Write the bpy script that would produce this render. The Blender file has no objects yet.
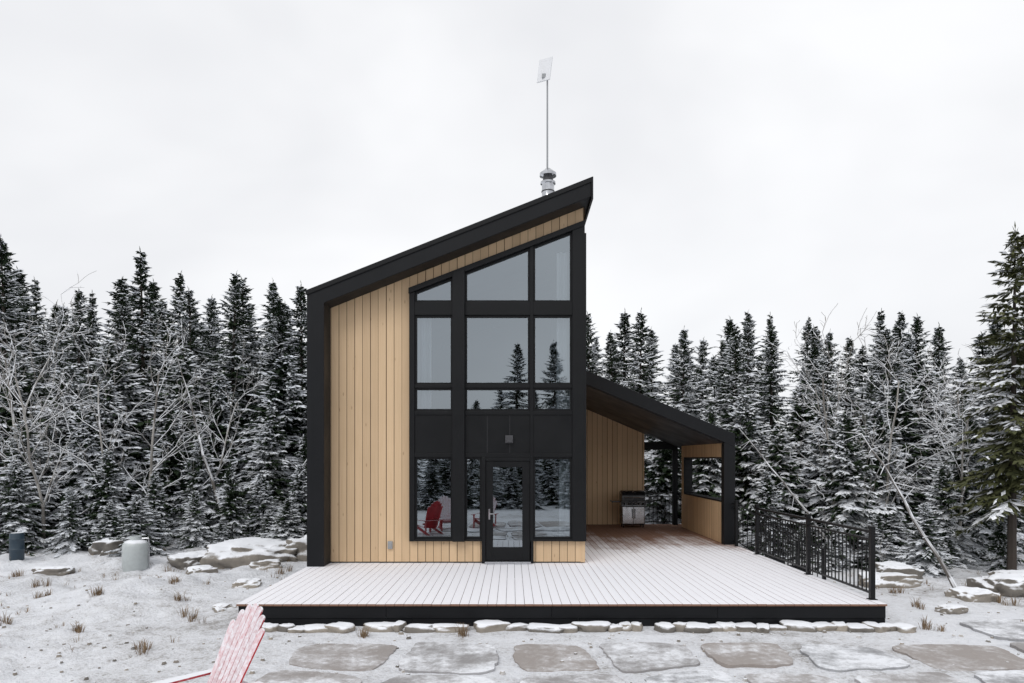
import bpy, math, random
import numpy as np
from mathutils import Vector, Matrix, noise
random.seed(11)
S = bpy.context.scene
COL = S.collection

# ------------------------------------------------------------------ helpers
def empty(name, parent=None):
    o = bpy.data.objects.new(name, None); COL.objects.link(o)
    if parent: o.parent = parent
    return o

class MB:
    def __init__(s): s.v=[]; s.f=[]; s.m=[]; s.t=[]
    def add(s, vs, fs, m=0, t=0.5):
        b=len(s.v); s.v.extend([tuple(v) for v in vs])
        for f in fs:
            s.f.append(tuple(i+b for i in f)); s.m.append(m); s.t.append(t)
    def box(s,x0,x1,y0,y1,z0,z1,m=0,t=0.5):
        vs=[(x0,y0,z0),(x1,y0,z0),(x1,y1,z0),(x0,y1,z0),(x0,y0,z1),(x1,y0,z1),(x1,y1,z1),(x0,y1,z1)]
        s.add(vs,[(0,3,2,1),(4,5,6,7),(0,1,5,4),(1,2,6,5),(2,3,7,6),(3,0,4,7)],m,t)
    def prism(s,poly,a0,a1,m=0,t=0.5,axis='Y'):
        n=len(poly)
        def mp(p,a):
            if axis=='Y': return (p[0],a,p[1])
            if axis=='X': return (a,p[0],p[1])
            return (p[0],p[1],a)
        vs=[mp(p,a0) for p in poly]+[mp(p,a1) for p in poly]
        fs=[tuple(range(n)),tuple(range(2*n-1,n-1,-1))]+[(i,i+n,(i+1)%n+n,(i+1)%n) for i in range(n)]
        s.add(vs,fs,m,t)
    def tube(s,p,q,r0,r1,n=5,m=0,t=0.5,caps=False):
        p=Vector(p);q=Vector(q);d=(q-p)
        if d.length<1e-6: return
        d.normalize()
        a=d.cross(Vector((0,0,1)) if abs(d.z)<.95 else Vector((1,0,0))).normalized(); b=d.cross(a)
        vs=[]
        for c,r in((p,r0),(q,r1)):
            for i in range(n):
                th=2*math.pi*i/n; vs.append(c+a*math.cos(th)*r+b*math.sin(th)*r)
        fs=[(i,(i+1)%n,(i+1)%n+n,i+n) for i in range(n)]
        if caps: fs+= [tuple(range(n-1,-1,-1)),tuple(range(n,2*n))]
        s.add(vs,fs,m,t)
    def slab(s,p,d,sd,nr,L,w0,w1,th,m=0,t=.5,rnd=False):
        p=Vector(p);d=Vector(d).normalized();sd=Vector(sd).normalized();nr=Vector(nr).normalized()
        pts=[(-w0/2,0),(w0/2,0)]
        if rnd:
            for k in range(7):
                a=math.pi*k/6; pts.append((w1/2*math.cos(a),L-w1*.5+w1*.5*math.sin(a)))
        else: pts+= [(w1/2,L),(-w1/2,L)]
        n=len(pts)
        vs=[p+sd*a+d*b-nr*th/2 for a,b in pts]+[p+sd*a+d*b+nr*th/2 for a,b in pts]
        fs=[tuple(range(n-1,-1,-1)),tuple(range(n,2*n))]+[(i,(i+1)%n,(i+1)%n+n,i+n) for i in range(n)]
        s.add(vs,fs,m,t)
    def lathe(s,prof,c,n=24,m=0,t=.5):
        vs=[];fs=[]
        for r,z in prof:
            for i in range(n):
                a=2*math.pi*i/n; vs.append((c[0]+r*math.cos(a),c[1]+r*math.sin(a),c[2]+z))
        for k in range(len(prof)-1):
            for i in range(n):
                fs.append((k*n+i,k*n+(i+1)%n,(k+1)*n+(i+1)%n,(k+1)*n+i))
        s.add(vs,fs,m,t)
    def build(s,name,mats,parent=None,smooth=False,bevel=0):
        me=bpy.data.meshes.new(name); me.from_pydata(s.v,[],s.f)
        for m in mats: me.materials.append(m)
        me.polygons.foreach_set('material_index',s.m)
        at=me.attributes.new('tint','FLOAT','FACE'); at.data.foreach_set('value',s.t)
        if smooth: me.polygons.foreach_set('use_smooth',[True]*len(s.f))
        me.update()
        o=bpy.data.objects.new(name,me); COL.objects.link(o)
        if parent: o.parent=parent
        if bevel:
            b=o.modifiers.new('bevel','BEVEL'); b.width=bevel; b.segments=2; b.limit_method='ANGLE'
        return o

# ------------------------------------------------------------------ materials
def mat(name):
    m=bpy.data.materials.new(name); m.use_nodes=True
    nt=m.node_tree; return m,nt,nt.nodes['Principled BSDF'],nt.nodes['Material Output']
def nd(nt,ty,**k):
    n=nt.nodes.new(ty)
    for a,b in k.items(): setattr(n,a,b)
    return n
def val(nt,op,a,b=None,c=None,clamp=False):
    n=nd(nt,'ShaderNodeMath',operation=op); n.use_clamp=clamp
    for i,x in enumerate((a,b,c)):
        if x is None: continue
        if isinstance(x,(int,float)): n.inputs[i].default_value=x
        else: nt.links.new(x,n.inputs[i])
    return n.outputs[0]
def ramp(nt,src,stops):
    n=nd(nt,'ShaderNodeValToRGB'); e=n.color_ramp.elements
    while len(e)<len(stops): e.new(.5)
    for x,(p,c) in zip(e,stops):
        x.position=p; x.color=(c,c,c,1) if isinstance(c,(int,float)) else (*c,1)
    nt.links.new(src,n.inputs[0]); return n.outputs[0]
def tex(nt,scale,detail=4,rough=.55,vec=None,dist=0,stretch=None):
    n=nd(nt,'ShaderNodeTexNoise'); n.inputs['Scale'].default_value=scale; n.inputs['Detail'].default_value=detail
    n.inputs['Roughness'].default_value=rough; n.inputs['Distortion'].default_value=dist
    if vec is None:
        vec=nd(nt,'ShaderNodeTexCoord').outputs['Object']
    if stretch:
        mp=nd(nt,'ShaderNodeMapping'); mp.inputs['Scale'].default_value=stretch; nt.links.new(vec,mp.inputs[0]); vec=mp.outputs[0]
    nt.links.new(vec,n.inputs['Vector']); return n.outputs[0]
def mix(nt,f,a,b):
    n=nd(nt,'ShaderNodeMix',data_type='RGBA')
    for i,x in ((0,f),(6,a),(7,b)):
        if isinstance(x,(int,float)): n.inputs[i].default_value=x
        elif isinstance(x,tuple): n.inputs[i].default_value=(*x,1)
        else: nt.links.new(x,n.inputs[i])
    return n.outputs[2]
def bump(nt,b,h,s,d=.02):
    n=nd(nt,'ShaderNodeBump'); n.inputs['Strength'].default_value=s; n.inputs['Distance'].default_value=d
    nt.links.new(h,n.inputs['Height']); nt.links.new(n.outputs[0],b.inputs['Normal'])
SNOW=(.86,.88,.92)

def plain(name,c,rough=.5,metal=0,var=.15,sc=6,bs=0,spec=.5):
    m,nt,b,o=mat(name)
    f=tex(nt,sc,3)
    col=mix(nt,f,tuple(x*(1-var) for x in c),tuple(min(1,x*(1+var)) for x in c))
    nt.links.new(col,b.inputs['Base Color'])
    b.inputs['Metallic'].default_value=metal; b.inputs['Specular IOR Level'].default_value=spec
    r=ramp(nt,tex(nt,sc*.7,2),[(.3,max(0,rough-.08)),(.7,min(1,rough+.1))]); nt.links.new(r,b.inputs['Roughness'])
    if bs: bump(nt,b,tex(nt,sc*6,3),bs)
    return m
def snowy(name,c,c2=None,lo=.25,hi=.6,sc=5,rough=.8,amt=.45,bs=.4,metal=0,det=4):
    """surface that carries snow where it faces up"""
    m,nt,b,o=mat(name)
    g=nd(nt,'ShaderNodeNewGeometry'); sp=nd(nt,'ShaderNodeSeparateXYZ'); nt.links.new(g.outputs['Normal'],sp.inputs[0])
    n=tex(nt,sc,det,.65)
    h=val(nt,'ADD',sp.outputs[2],val(nt,'MULTIPLY',val(nt,'SUBTRACT',n,.5),amt*2))
    f=ramp(nt,h,[(max(0,lo),0),(min(1,hi),1)])
    at=nd(nt,'ShaderNodeAttribute',attribute_name='tint')
    f2=val(nt,'MULTIPLY_ADD',tex(nt,sc*3,det),.6,val(nt,'SUBTRACT',at.outputs['Fac'],.3),clamp=True) if bs else at.outputs['Fac']
    base=mix(nt,f2,tuple(x*.7 for x in c),c2 or tuple(x*1.3 for x in c))
    nt.links.new(mix(nt,f,base,SNOW),b.inputs['Base Color'])
    b.inputs['Roughness'].default_value=rough; b.inputs['Metallic'].default_value=metal
    if bs: bump(nt,b,tex(nt,sc*5,4,.7),bs)
    return m

M_black=plain('black_metal_cladding',(.0075,.0082,.0098),.5,0,.25,1.6,spec=.22)
M_black2=plain('black_trim',(.0055,.006,.007),.42,0,.2,3,spec=.25)
M_soffit=plain('charcoal_soffit',(.028,.029,.032),.5,0,.15,2)
M_rail=plain('black_powder_coat',(.006,.006,.007),.4,0,.2,8,spec=.3)
M_steel=plain('stainless_steel',(.50,.51,.53),.22,1,.12,9)
M_flue=plain('flue_steel_painted_sheen',(.50,.51,.53),.10,1,.45,7)  # wide grey variation paints in the contrast an even sky reflection lacks
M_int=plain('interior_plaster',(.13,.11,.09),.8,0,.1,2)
M_intw=plain('interior_wood',(.16,.10,.055),.6,0,.3,3)
M_gun=plain('dark_lid_enamel',(.015,.015,.017),.25,0,.2,5)
M_white=plain('white_panel',(.72,.73,.75),.4,0,.05,5)
M_grey=plain('grey_plastic',(.3,.31,.32),.5,0,.1,5)
M_dgrey=plain('dark_grey_plastic',(.05,.05,.055),.5,0,.1,5)
M_conc=plain('concrete',(.3,.3,.29),.85,0,.2,4,.3)
M_snow=plain('snow_layer',SNOW,.7,0,.03,3,.3)

def wood():
    m,nt,b,o=mat('vertical_wood_siding')
    at=nd(nt,'ShaderNodeAttribute',attribute_name='tint')
    g=tex(nt,1,5,.6,stretch=(30,30,1.3),dist=.6)
    big=tex(nt,.7,2)
    c=mix(nt,g,(.585,.405,.235),(.70,.515,.33))
    c2=mix(nt,at.outputs['Fac'],(.89,.88,.87),(1.05,1.05,1.05))
    mm=nd(nt,'ShaderNodeMix',data_type='RGBA',blend_type='MULTIPLY'); mm.inputs[0].default_value=1
    nt.links.new(c,mm.inputs[6]); nt.links.new(c2,mm.inputs[7])
    m2=nd(nt,'ShaderNodeMix',data_type='RGBA',blend_type='MULTIPLY'); m2.inputs[0].default_value=1
    nt.links.new(mm.outputs[2],m2.inputs[6]); nt.links.new(ramp(nt,big,[(.3,.92),(.7,1.02)]),m2.inputs[7])
    v=nd(nt,'ShaderNodeTexVoronoi'); v.inputs['Scale'].default_value=1; mp=nd(nt,'ShaderNodeMapping'); mp.inputs['Scale'].default_value=(6,6,2.2)
    nt.links.new(nd(nt,'ShaderNodeTexCoord').outputs['Object'],mp.inputs[0]); nt.links.new(mp.outputs[0],v.inputs['Vector'])
    kn=ramp(nt,v.outputs['Distance'],[(.04,1),(.11,0)])
    nt.links.new(mix(nt,val(nt,'MULTIPLY',kn,.5),m2.outputs[2],(.22,.12,.055)),b.inputs['Base Color']); b.inputs['Roughness'].default_value=.62
    bump(nt,b,g,.2,.004); return m
M_wood=wood()
M_groove=plain('siding_groove_shade',(.12,.068,.034),.9,0,.3,5)  # darker brown paints the shadow gap between boards into the colour

def deckmat():
    m,nt,b,o=mat('snow_dusted_decking')
    tc=nd(nt,'ShaderNodeTexCoord').outputs['Object']
    sp=nd(nt,'ShaderNodeSeparateXYZ'); nt.links.new(tc,sp.inputs[0])
    at=nd(nt,'ShaderNodeAttribute',attribute_name='tint')
    g=tex(nt,1,5,.6,stretch=(40,2,10))
    wd=mix(nt,g,(.17,.085,.055),(.30,.17,.115))
    fr=val(nt,'FRACT',val(nt,'DIVIDE',val(nt,'ADD',sp.outputs[0],4.15),.14))
    e=val(nt,'ABSOLUTE',val(nt,'SUBTRACT',fr,.5))       # .5 at the board edge
    n1=tex(nt,.9,4); n2=tex(nt,26,4,.7,stretch=(1,.35,1)); n3=tex(nt,4,5,.6,stretch=(1,.4,1))
    # snow cover: thins out beneath the porch roof and at board edges
    yb=ramp(nt,val(nt,'DIVIDE',sp.outputs[1],30),[(.505,0),(.58,.50),(.70,.80)])
    xb=ramp(nt,val(nt,'DIVIDE',sp.outputs[0],6),[(.22,0),(.34,1)])
    cover=val(nt,'SUBTRACT',1.25,val(nt,'MULTIPLY',yb,xb))
    cover=val(nt,'SUBTRACT',cover,val(nt,'MULTIPLY',ramp(nt,e,[(.42,0),(.5,1)]),.34))
    k=val(nt,'ADD',val(nt,'MULTIPLY',n1,.60),val(nt,'ADD',val(nt,'MULTIPLY',n2,.4),val(nt,'MULTIPLY',n3,.35)))
    k=val(nt,'ADD',k,val(nt,'MULTIPLY',val(nt,'SUBTRACT',at.outputs['Fac'],.5),.16))
    f=ramp(nt,val(nt,'ADD',val(nt,'SUBTRACT',cover,k),.5),[(.40,0),(.80,.98)])
    gn=nd(nt,'ShaderNodeNewGeometry'); s2=nd(nt,'ShaderNodeSeparateXYZ'); nt.links.new(gn.outputs['Normal'],s2.inputs[0])
    f=val(nt,'MULTIPLY',f,ramp(nt,s2.outputs[2],[(.5,0),(.9,1)]))
    nt.links.new(mix(nt,f,wd,(.88,.88,.92)),b.inputs['Base Color']); b.inputs['Roughness'].default_value=.75
    bump(nt,b,f,.5,.01); return m
M_deck=deckmat()

def groundmat():
    m,nt,b,o=mat('snow_dusted_ground')
    n1=tex(nt,.35,4,.6); n2=tex(nt,3.2,5,.7); n3=tex(nt,22,4,.7); n4=tex(nt,9,2)
    k=val(nt,'ADD',val(nt,'MULTIPLY',n1,.55),val(nt,'ADD',val(nt,'MULTIPLY',n2,.45),val(nt,'MULTIPLY',n3,.45)))
    f=ramp(nt,k,[(.67,1),(.77,.80),(.85,.38),(.93,.05)])
    soil=mix(nt,n3,(.14,.12,.10),(.34,.31,.28))
    sn=mix(nt,n4,(.81,.83,.88),(.89,.905,.935))
    nt.links.new(mix(nt,f,soil,sn),b.inputs['Base Color']); b.inputs['Roughness'].default_value=.85
    h=val(nt,'ADD',n2,val(nt,'MULTIPLY',n3,.6)); bump(nt,b,h,.9,.09); return m
M_ground=groundmat()

def slabmat():
    m,nt,b,o=mat('dusted_flagstone')
    at=nd(nt,'ShaderNodeAttribute',attribute_name='tint')
    n1=tex(nt,1.1,5,.65); n2=tex(nt,9,5,.75)
    g=mix(nt,at.outputs['Fac'],(.13,.145,.165),(.25,.20,.165))
    g=mix(nt,val(nt,'MULTIPLY',n2,.6),g,(.37,.36,.36))
    k=val(nt,'ADD',val(nt,'MULTIPLY',n1,.95),val(nt,'MULTIPLY',n2,.55))
    k=val(nt,'ADD',k,val(nt,'MULTIPLY',val(nt,'SUBTRACT',at.outputs['Fac'],.5),.16))
    f=ramp(nt,k,[(.61,.96),(.70,.62),(.79,.27),(.88,.08)])
    gn=nd(nt,'ShaderNodeNewGeometry'); s2=nd(nt,'ShaderNodeSeparateXYZ'); nt.links.new(gn.outputs['Normal'],s2.inputs[0])
    f=val(nt,'MULTIPLY',f,ramp(nt,s2.outputs[2],[(.1,.3),(.8,1)]))
    nt.links.new(mix(nt,f,g,SNOW),b.inputs['Base Color']); b.inputs['Roughness'].default_value=.7
    bump(nt,b,n2,.6,.04); return m
M_slab=slabmat()

def glassmat():
    m,nt,b,o=mat('coated_window_glass'); nt.nodes.remove(b)
    t=nd(nt,'ShaderNodeBsdfTransparent'); t.inputs[0].default_value=(.62,.68,.70,1)
    g=nd(nt,'ShaderNodeBsdfGlossy'); g.inputs['Color'].default_value=(.84,.93,1,1); g.inputs['Roughness'].default_value=.0
    bp=nd(nt,'ShaderNodeBump'); bp.inputs['Strength'].default_value=.06; bp.inputs['Distance'].default_value=.02
    nt.links.new(tex(nt,1.6,1),bp.inputs['Height']); nt.links.new(bp.outputs[0],g.inputs['Normal'])
    fr=nd(nt,'ShaderNodeFresnel'); fr.inputs[0].default_value=1.5
    mx=nd(nt,'ShaderNodeMixShader'); nt.links.new(val(nt,'ADD',fr.outputs[0],.28,clamp=True),mx.inputs[0])
    nt.links.new(t.outputs[0],mx.inputs[1]); nt.links.new(g.outputs[0],mx.inputs[2]); nt.links.new(mx.outputs[0],o.inputs[0]); return m
M_glass=glassmat()

M_rock=snowy('snowy_rock',(.20,.185,.165),(.36,.32,.27),.38,.80,4,.85,.6)
M_bark=snowy('snowy_bark',(.085,.075,.065),(.17,.155,.14),.10,.5,3,.9,.5,0,det=1)
M_birch=snowy('pale_snowy_bark',(.24,.22,.20),(.42,.40,.37),.05,.4,3,.9,.5,0,det=1)
M_trunk=snowy('spruce_bark',(.045,.036,.03),(.08,.065,.055),.5,.9,3,.9,.4,0,det=1)
M_red=snowy('snow_dusted_red_paint',(.42,.012,.02),(.52,.02,.03),.0,.62,22,.45,.42,.1)
M_tank=snowy('tank_enamel',(.50,.54,.54),(.58,.62,.62),.55,.8,5,.4,.2,.05)
M_blue=snowy('faded_blue_plastic',(.02,.04,.06),(.03,.055,.08),.6,.85,5,.45,.2,.05)
def leaf(name,a,b2,rough=.7):
    m,nt,b,o=mat(name)
    at=nd(nt,'ShaderNodeAttribute',attribute_name='tint')
    oi=nd(nt,'ShaderNodeObjectInfo')
    f=val(nt,'ADD',val(nt,'MULTIPLY',at.outputs['Fac'],.7),val(nt,'MULTIPLY',oi.outputs['Random'],.35),clamp=True)
    nt.links.new(mix(nt,f,a,b2),b.inputs['Base Color']); b.inputs['Roughness'].default_value=rough
    b.inputs['Specular IOR Level'].default_value=.15
    return m
M_needle=leaf('spruce_needles',(.013,.024,.014),(.050,.074,.038))
M_needle2=leaf('spruce_needles_olive',(.045,.055,.024),(.12,.125,.06))
M_needsnow=leaf('needle_snow',(.80,.83,.88),(.90,.915,.94))
M_grass=leaf('dry_grass_blades',(.13,.085,.05),(.34,.25,.16))

# ------------------------------------------------------------------ layout constants
DZ=.32; WALL=14.30; FR=13.80
XL,XR=-4.15,1.52
def rooftop(x): return 5.88+(x+4.15)*.398
RT=.36
def wtop(x): return 6.39+.385*(x+.984)

# ------------------------------------------------------------------ ground
def sm(a,b,x):
    t=max(0,min(1,(x-a)/(b-a))); return t*t*(3-2*t)
def gh(x,y):
    amp=.03+.19*sm(-4.3,-6.5,x)+.12*sm(7.2,9.5,x)*sm(11,13,y)
    h=noise.noise(Vector((x*.5,y*.5,0)))*amp+noise.noise(Vector((x*1.9,y*1.9,3)))*amp*.45+noise.noise(Vector((x*6,y*6,9)))*(.012+.025*sm(-4.3,-5.5,x))
    h+= sm(14.5,23,y)*.5*sm(-4.6,-8,x)
    h-= sm(6.0,7.6,x)*sm(12,16,y)*.32
    far=sm(28,90,math.hypot(x,y)); h+=far*noise.noise(Vector((x*.02,y*.02,5)))*1.5
    if y<3: h-= sm(3,-12,y)*.1
    inside=sm(-4.6,-4.3,x)*(1-sm(5.8,6.1,x))*sm(9.6,10.0,y)*(1-sm(24,25,y))
    return h*(1-inside)-.02*inside
def axis_(lo,hi,step,far):
    a=list(np.arange(lo,hi,step)); s=step;x=a[-1]
    while x<far: s*=1.22; x+=s; a.append(x)
    s=step;x=a[0];b=[]
    while x>-far: s*=1.22; x-=s; b.append(x)
    return b[::-1]+a
xs=axis_(-13,13,.08,450); ys=axis_(6.5,19,.08,450)
gv=[(x,y,gh(x,y)) for y in ys for x in xs]; nx=len(xs)
gf=[(j*nx+i,j*nx+i+1,(j+1)*nx+i+1,(j+1)*nx+i) for j in range(len(ys)-1) for i in range(nx-1)]
me=bpy.data.meshes.new('ground'); me.from_pydata(gv,[],gf); me.materials.append(M_ground)
me.polygons.foreach_set('use_smooth',[True]*len(gf)); me.update()
COL.objects.link(bpy.data.objects.new('ground',me))

# ------------------------------------------------------------------ cabin
cab=empty('modern_cabin')
mb=MB()
rpoly=[(XL,rooftop(XL)),(XL,DZ+.004),(-3.80,DZ+.004),(-3.80,rooftop(-3.80)-RT),(1.60,rooftop(1.60)-RT),(1.60,rooftop(1.60))]
mb.prism(rpoly[::-1],FR,23.2)
mb.build('roof_and_left_wall',[M_black],cab,bevel=.008)
mb=MB()   # drip edge along the roof rim
mb.prism([(XL-.02,rooftop(XL)+.025),(XL-.02,rooftop(XL)-.07),(1.63,rooftop(1.63)-.07),(1.63,rooftop(1.63)+.025)],FR-.022,FR-.002)
mb.prism([(1.603,rooftop(1.6)+.02),(1.603,rooftop(1.6)-.42),(1.64,rooftop(1.6)-.42),(1.64,rooftop(1.6)+.03)],FR-.03,23.2)
mb.build('roof_flashing',[M_black2],cab)
mb=MB(); mb.prism([(XL+.06,rooftop(XL+.06)+.004),(1.5,rooftop(1.5)+.004),(1.5,rooftop(1.5)+.04),(XL+.06,rooftop(XL+.06)+.04)],FR+.08,23.1)
mb.build('roof_snow',[M_snow],cab)
mb=MB()
mb.prism([(1.36,DZ),(1.497,DZ),(1.497,rooftop(1.5)-RT-.01),(1.36,rooftop(1.36)-RT-.01)],WALL+.05,23.0)
mb.prism([(-3.8,DZ),(1.36,DZ),(1.36,rooftop(1.36)-RT-.01),(-3.8,rooftop(-3.8)-RT-.01)],22.85,22.99)
mb.build('rear_and_side_wall_core',[M_int],cab)

def clad(mb,u0,u1,zb,zt,mp,pitch=.165,g=.011,d=.016):
    k=math.floor(u0/pitch)
    while k*pitch<u1:
        a=k*pitch
        w=pitch
        t=random.random(); g_=g*random.uniform(.5,1.4)
        pts=[(a,0,a,d,1),(a,d,a+g_,d,1),(a+g_,d,a+g_,0,1),(a+g_,0,a+w,0,0)]
        for p0,d0,p1,d1,mi in pts:
            if p0==p1:
                if not(u0<p0<u1): continue
            q0=max(u0,min(u1,p0)); q1=max(u0,min(u1,p1))
            if p0!=p1 and q1-q0<1e-5: continue
            mb.add([mp(q0,d0,zb(q0)),mp(q1,d1,zb(q1)),mp(q1,d1,zt(q1)),mp(q0,d0,zt(q0))],[(0,1,2,3)],mi,t)
        k+=1
front=lambda u,d,z:(u,WALL+d,z)
mb=MB()
rb=lambda x: rooftop(x)-RT+.01
clad(mb,-3.80,-2.14,lambda u:DZ+.03,rb,front)
clad(mb,-2.14,1.497,lambda u:wtop(u)+.10,rb,front)
clad(mb,-2.14,-.60,lambda u:DZ+.03,lambda u:.785,front)
clad(mb,.41,1.497,lambda u:DZ+.03,lambda u:.785,front)
mb.build('front_siding',[M_wood,M_groove],cab)
mb=MB(); clad(mb,WALL,23,lambda u:DZ+.01,lambda u:rooftop(1.5)-RT,lambda u,d,z:(1.525-d,u,z))
mb.build('side_siding',[M_wood,M_groove],cab)
mb=MB()  # corner trims
mb.box(1.44,1.53,WALL-.012,WALL+.06,DZ+.02,.785); mb.build('corner_trim',[M_wood],cab)

# window frames
mb=MB(); g0=MB()
def vbar(x0,x1,z0,y0,y1,z1=None):
    mb.prism([(x0,z0),(x1,z0),(x1,(wtop(x1)+.06) if z1 is None else z1),(x0,(wtop(x0)+.06) if z1 is None else z1)],y0,y1)
vbar(-2.14,-2.03,.785,14.20,14.40)
vbar(-1.235,-.984,.785,14.13,14.40)
vbar(.377,.44,.785,14.205,14.40)
vbar(1.256,1.50,.785,14.19,14.40)
mb.box(1.50,1.545,14.19,14.50,.785,7.2)
mb.prism([(-2.15,wtop(-2.15)+.0),(1.51,wtop(1.51)),(1.51,wtop(1.51)+.115),(-2.15,wtop(-2.15)+.115)],14.17,14.41)
for x0,x1 in((-2.03,-1.235),(-.984,.377),(.44,1.256)):
    mb.box(x0,x1,14.212,14.395,5.50,5.77)
    mb.box(x0,x1,14.222,14.395,3.985,4.05)
    mb.box(x0,x1,14.225,14.395,2.62,3.42)
    mb.box(x0,x1,14.207,14.395,3.42,3.50)
    mb.box(x0,x1,14.207,14.395,2.54,2.62)
mb.box(-2.03,-1.235,14.21,14.395,.787,.83); mb.box(-.984,-.60,14.21,14.395,.787,.83); mb.box(.44,1.256,14.21,14.395,.787,.83)
mb.box(-.63,-.55,14.195,14.395,DZ+.01,2.54); mb.box(.392,.445,14.195,14.395,DZ+.01,.785)
mb.box(-.55,.377,14.215,14.395,2.46,2.54)
mb.build('window_frame',[M_black2],cab,bevel=.004)
mb=MB()
def pane(poly,w=.045):
    n=len(poly); ins=[]
    for i in range(n):
        p0=Vector(poly[i-1]);p1=Vector(poly[i]);p2=Vector(poly[(i+1)%n])
        d1=(p1-p0).normalized(); d2=(p2-p1).normalized()
        n1=Vector((-d1.y,d1.x)); n2=Vector((-d2.y,d2.x))
        bis=(n1+n2); bis*= w/ (1+n1.dot(n2))
        ins.append(p1+bis)
    for i in range(n):
        j=(i+1)%n; q=[poly[i],poly[j],ins[j],ins[i]]
        mb.prism([tuple(a) for a in q],14.255,14.33)
    g0.add([(p[0],14.29,p[1]) for p in ins],[tuple(range(n))])
for x0,x1 in((-2.03,-1.235),(-.984,.377),(.44,1.256)):
    pane([(x0,5.77),(x1,5.77),(x1,wtop(x1)),(x0,wtop(x0))])
    pane([(x0,4.05),(x1,4.05),(x1,5.5),(x0,5.5)])
    pane([(x0,3.5),(x1,3.5),(x1,3.985),(x0,3.985)])
pane([(-2.03,.83),(-1.235,.83),(-1.235,2.54),(-2.03,2.54)])
pane([(-.984,.83),(-.63,.83),(-.63,2.54),(-.984,2.54)])
pane([(.44,.83),(1.256,.83),(1.256,2.54),(.44,2.54)])
mb.build('window_sashes',[M_black2],cab)
g0.build('window_glass',[M_glass],cab)
# door
mb=MB()
mb.box(-.545,-.395,14.235,14.29,DZ+.06,2.455); mb.box(.215,.372,14.235,14.29,DZ+.06,2.455)
mb.box(-.395,.215,14.235,14.29,2.33,2.455); mb.box(-.395,.215,14.235,14.29,DZ+.06,.66)
mb.build('door_leaf',[M_black2],cab,bevel=.004)
mb=MB(); mb.add([(-.395,14.262,.66),(.215,14.262,.66),(.215,14.262,2.33),(-.395,14.262,2.33)],[(0,1,2,3)]); mb.build('door_glass',[M_glass],cab)
mb=MB(); mb.box(-.56,.39,14.10,14.30,DZ+.008,DZ+.055); mb.build('door_threshold',[M_steel],cab)
mb=MB(); mb.box(-.490,-.455,14.222,14.235,1.24,1.46); mb.tube((-.47,14.17,1.36),(-.37,14.17,1.36),.009,.009,8,caps=True); mb.tube((-.47,14.235,1.36),(-.47,14.165,1.36),.010,.010,8,caps=True)
mb.build('door_handle',[M_flue],cab)
mb=MB(); mb.box(-.14,.02,14.15,14.225,2.83,2.99); mb.box(-.12,0,14.12,14.15,2.85,2.90); mb.build('entry_light',[M_dgrey],cab,bevel=.006)
mb=MB(); mb.box(-2.60,-2.50,14.26,14.30,.62,.78); mb.box(-2.58,-2.52,14.25,14.26,.66,.74); mb.build('outdoor_outlet',[M_grey],cab,bevel=.006)
# seams in the spandrel
mb=MB()
for x in(-.52,-.05): mb.box(x,x+.008,14.222,14.226,2.63,3.41)
mb.build('spandrel_seams',[M_soffit],cab)
# interior
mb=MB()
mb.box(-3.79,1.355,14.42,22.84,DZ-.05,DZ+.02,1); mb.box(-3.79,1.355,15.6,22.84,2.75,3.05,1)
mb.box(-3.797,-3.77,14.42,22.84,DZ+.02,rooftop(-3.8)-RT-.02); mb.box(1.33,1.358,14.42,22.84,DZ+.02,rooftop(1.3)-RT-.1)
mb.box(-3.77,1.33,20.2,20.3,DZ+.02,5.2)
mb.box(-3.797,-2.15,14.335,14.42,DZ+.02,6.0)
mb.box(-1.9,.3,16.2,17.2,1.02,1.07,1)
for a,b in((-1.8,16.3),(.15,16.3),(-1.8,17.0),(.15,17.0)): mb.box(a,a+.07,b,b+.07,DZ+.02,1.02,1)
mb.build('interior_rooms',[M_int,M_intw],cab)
# pale curtains drawn back beside the tall windows
mb=MB()
def curtain(x0,x1,z0,z1):
    n=int((x1-x0)/.025); pts=[(x0+(x1-x0)*i/n,14.56+.035*math.sin(i*1.25)+.01*math.sin(i*.4)) for i in range(n+1)]
    for p,q in zip(pts,pts[1:]): mb.add([(p[0],p[1],z0),(q[0],q[1],z0),(q[0],q[1],z1),(p[0],p[1],z1)],[(0,1,2,3)])
curtain(-2.02,-1.72,3.1,5.75); curtain(.95,1.25,3.1,6.9); curtain(1.0,1.25,DZ+.05,2.6)
mb.build('curtains',[M_white],cab)

# porch (lean-to)
def ptop(x): return 4.90-(x-1.52)*.4275
PF,PB=17.30,22.70
mb=MB(); mb.prism([(1.53,ptop(1.53)),(1.53,ptop(1.53)-.36),(5.38,ptop(5.38)-.33),(5.66,ptop(5.66)-.33),(5.66,ptop(5.66))],PF,PB)
mb.build('porch_roof',[M_black],cab,bevel=.008)
mb=MB(); mb.prism([(1.55,ptop(1.55)-.364),(5.38,ptop(5.38)-.334),(5.38,ptop(5.38)-.345),(1.55,ptop(1.55)-.375)],PF+.12,PB-.02); mb.build('porch_soffit',[M_soffit],cab)
mb=MB(); mb.prism([(1.56,ptop(1.56)+.003),(5.6,ptop(5.6)+.003),(5.6,ptop(5.6)+.02),(1.56,ptop(1.56)+.02)],PF+.12,PB-.08); mb.build('porch_roof_snow',[M_snow],cab)
mb=MB()
mb.box(5.375,5.662,PF+.005,PF+.24,DZ+.003,ptop(5.6)-.25)
mb.box(5.425,5.65,PF+.24,21.75,DZ+.003,1.38)
mb.box(5.425,5.65,PF+.24,21.75,2.55,ptop(5.6)-.25)
mb.box(5.425,5.65,21.45,21.75,1.38,2.55)
mb.box(5.395,5.655,PF+.26,21.43,1.385,1.43); mb.box(5.395,5.655,PF+.26,21.43,2.50,2.545)
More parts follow.
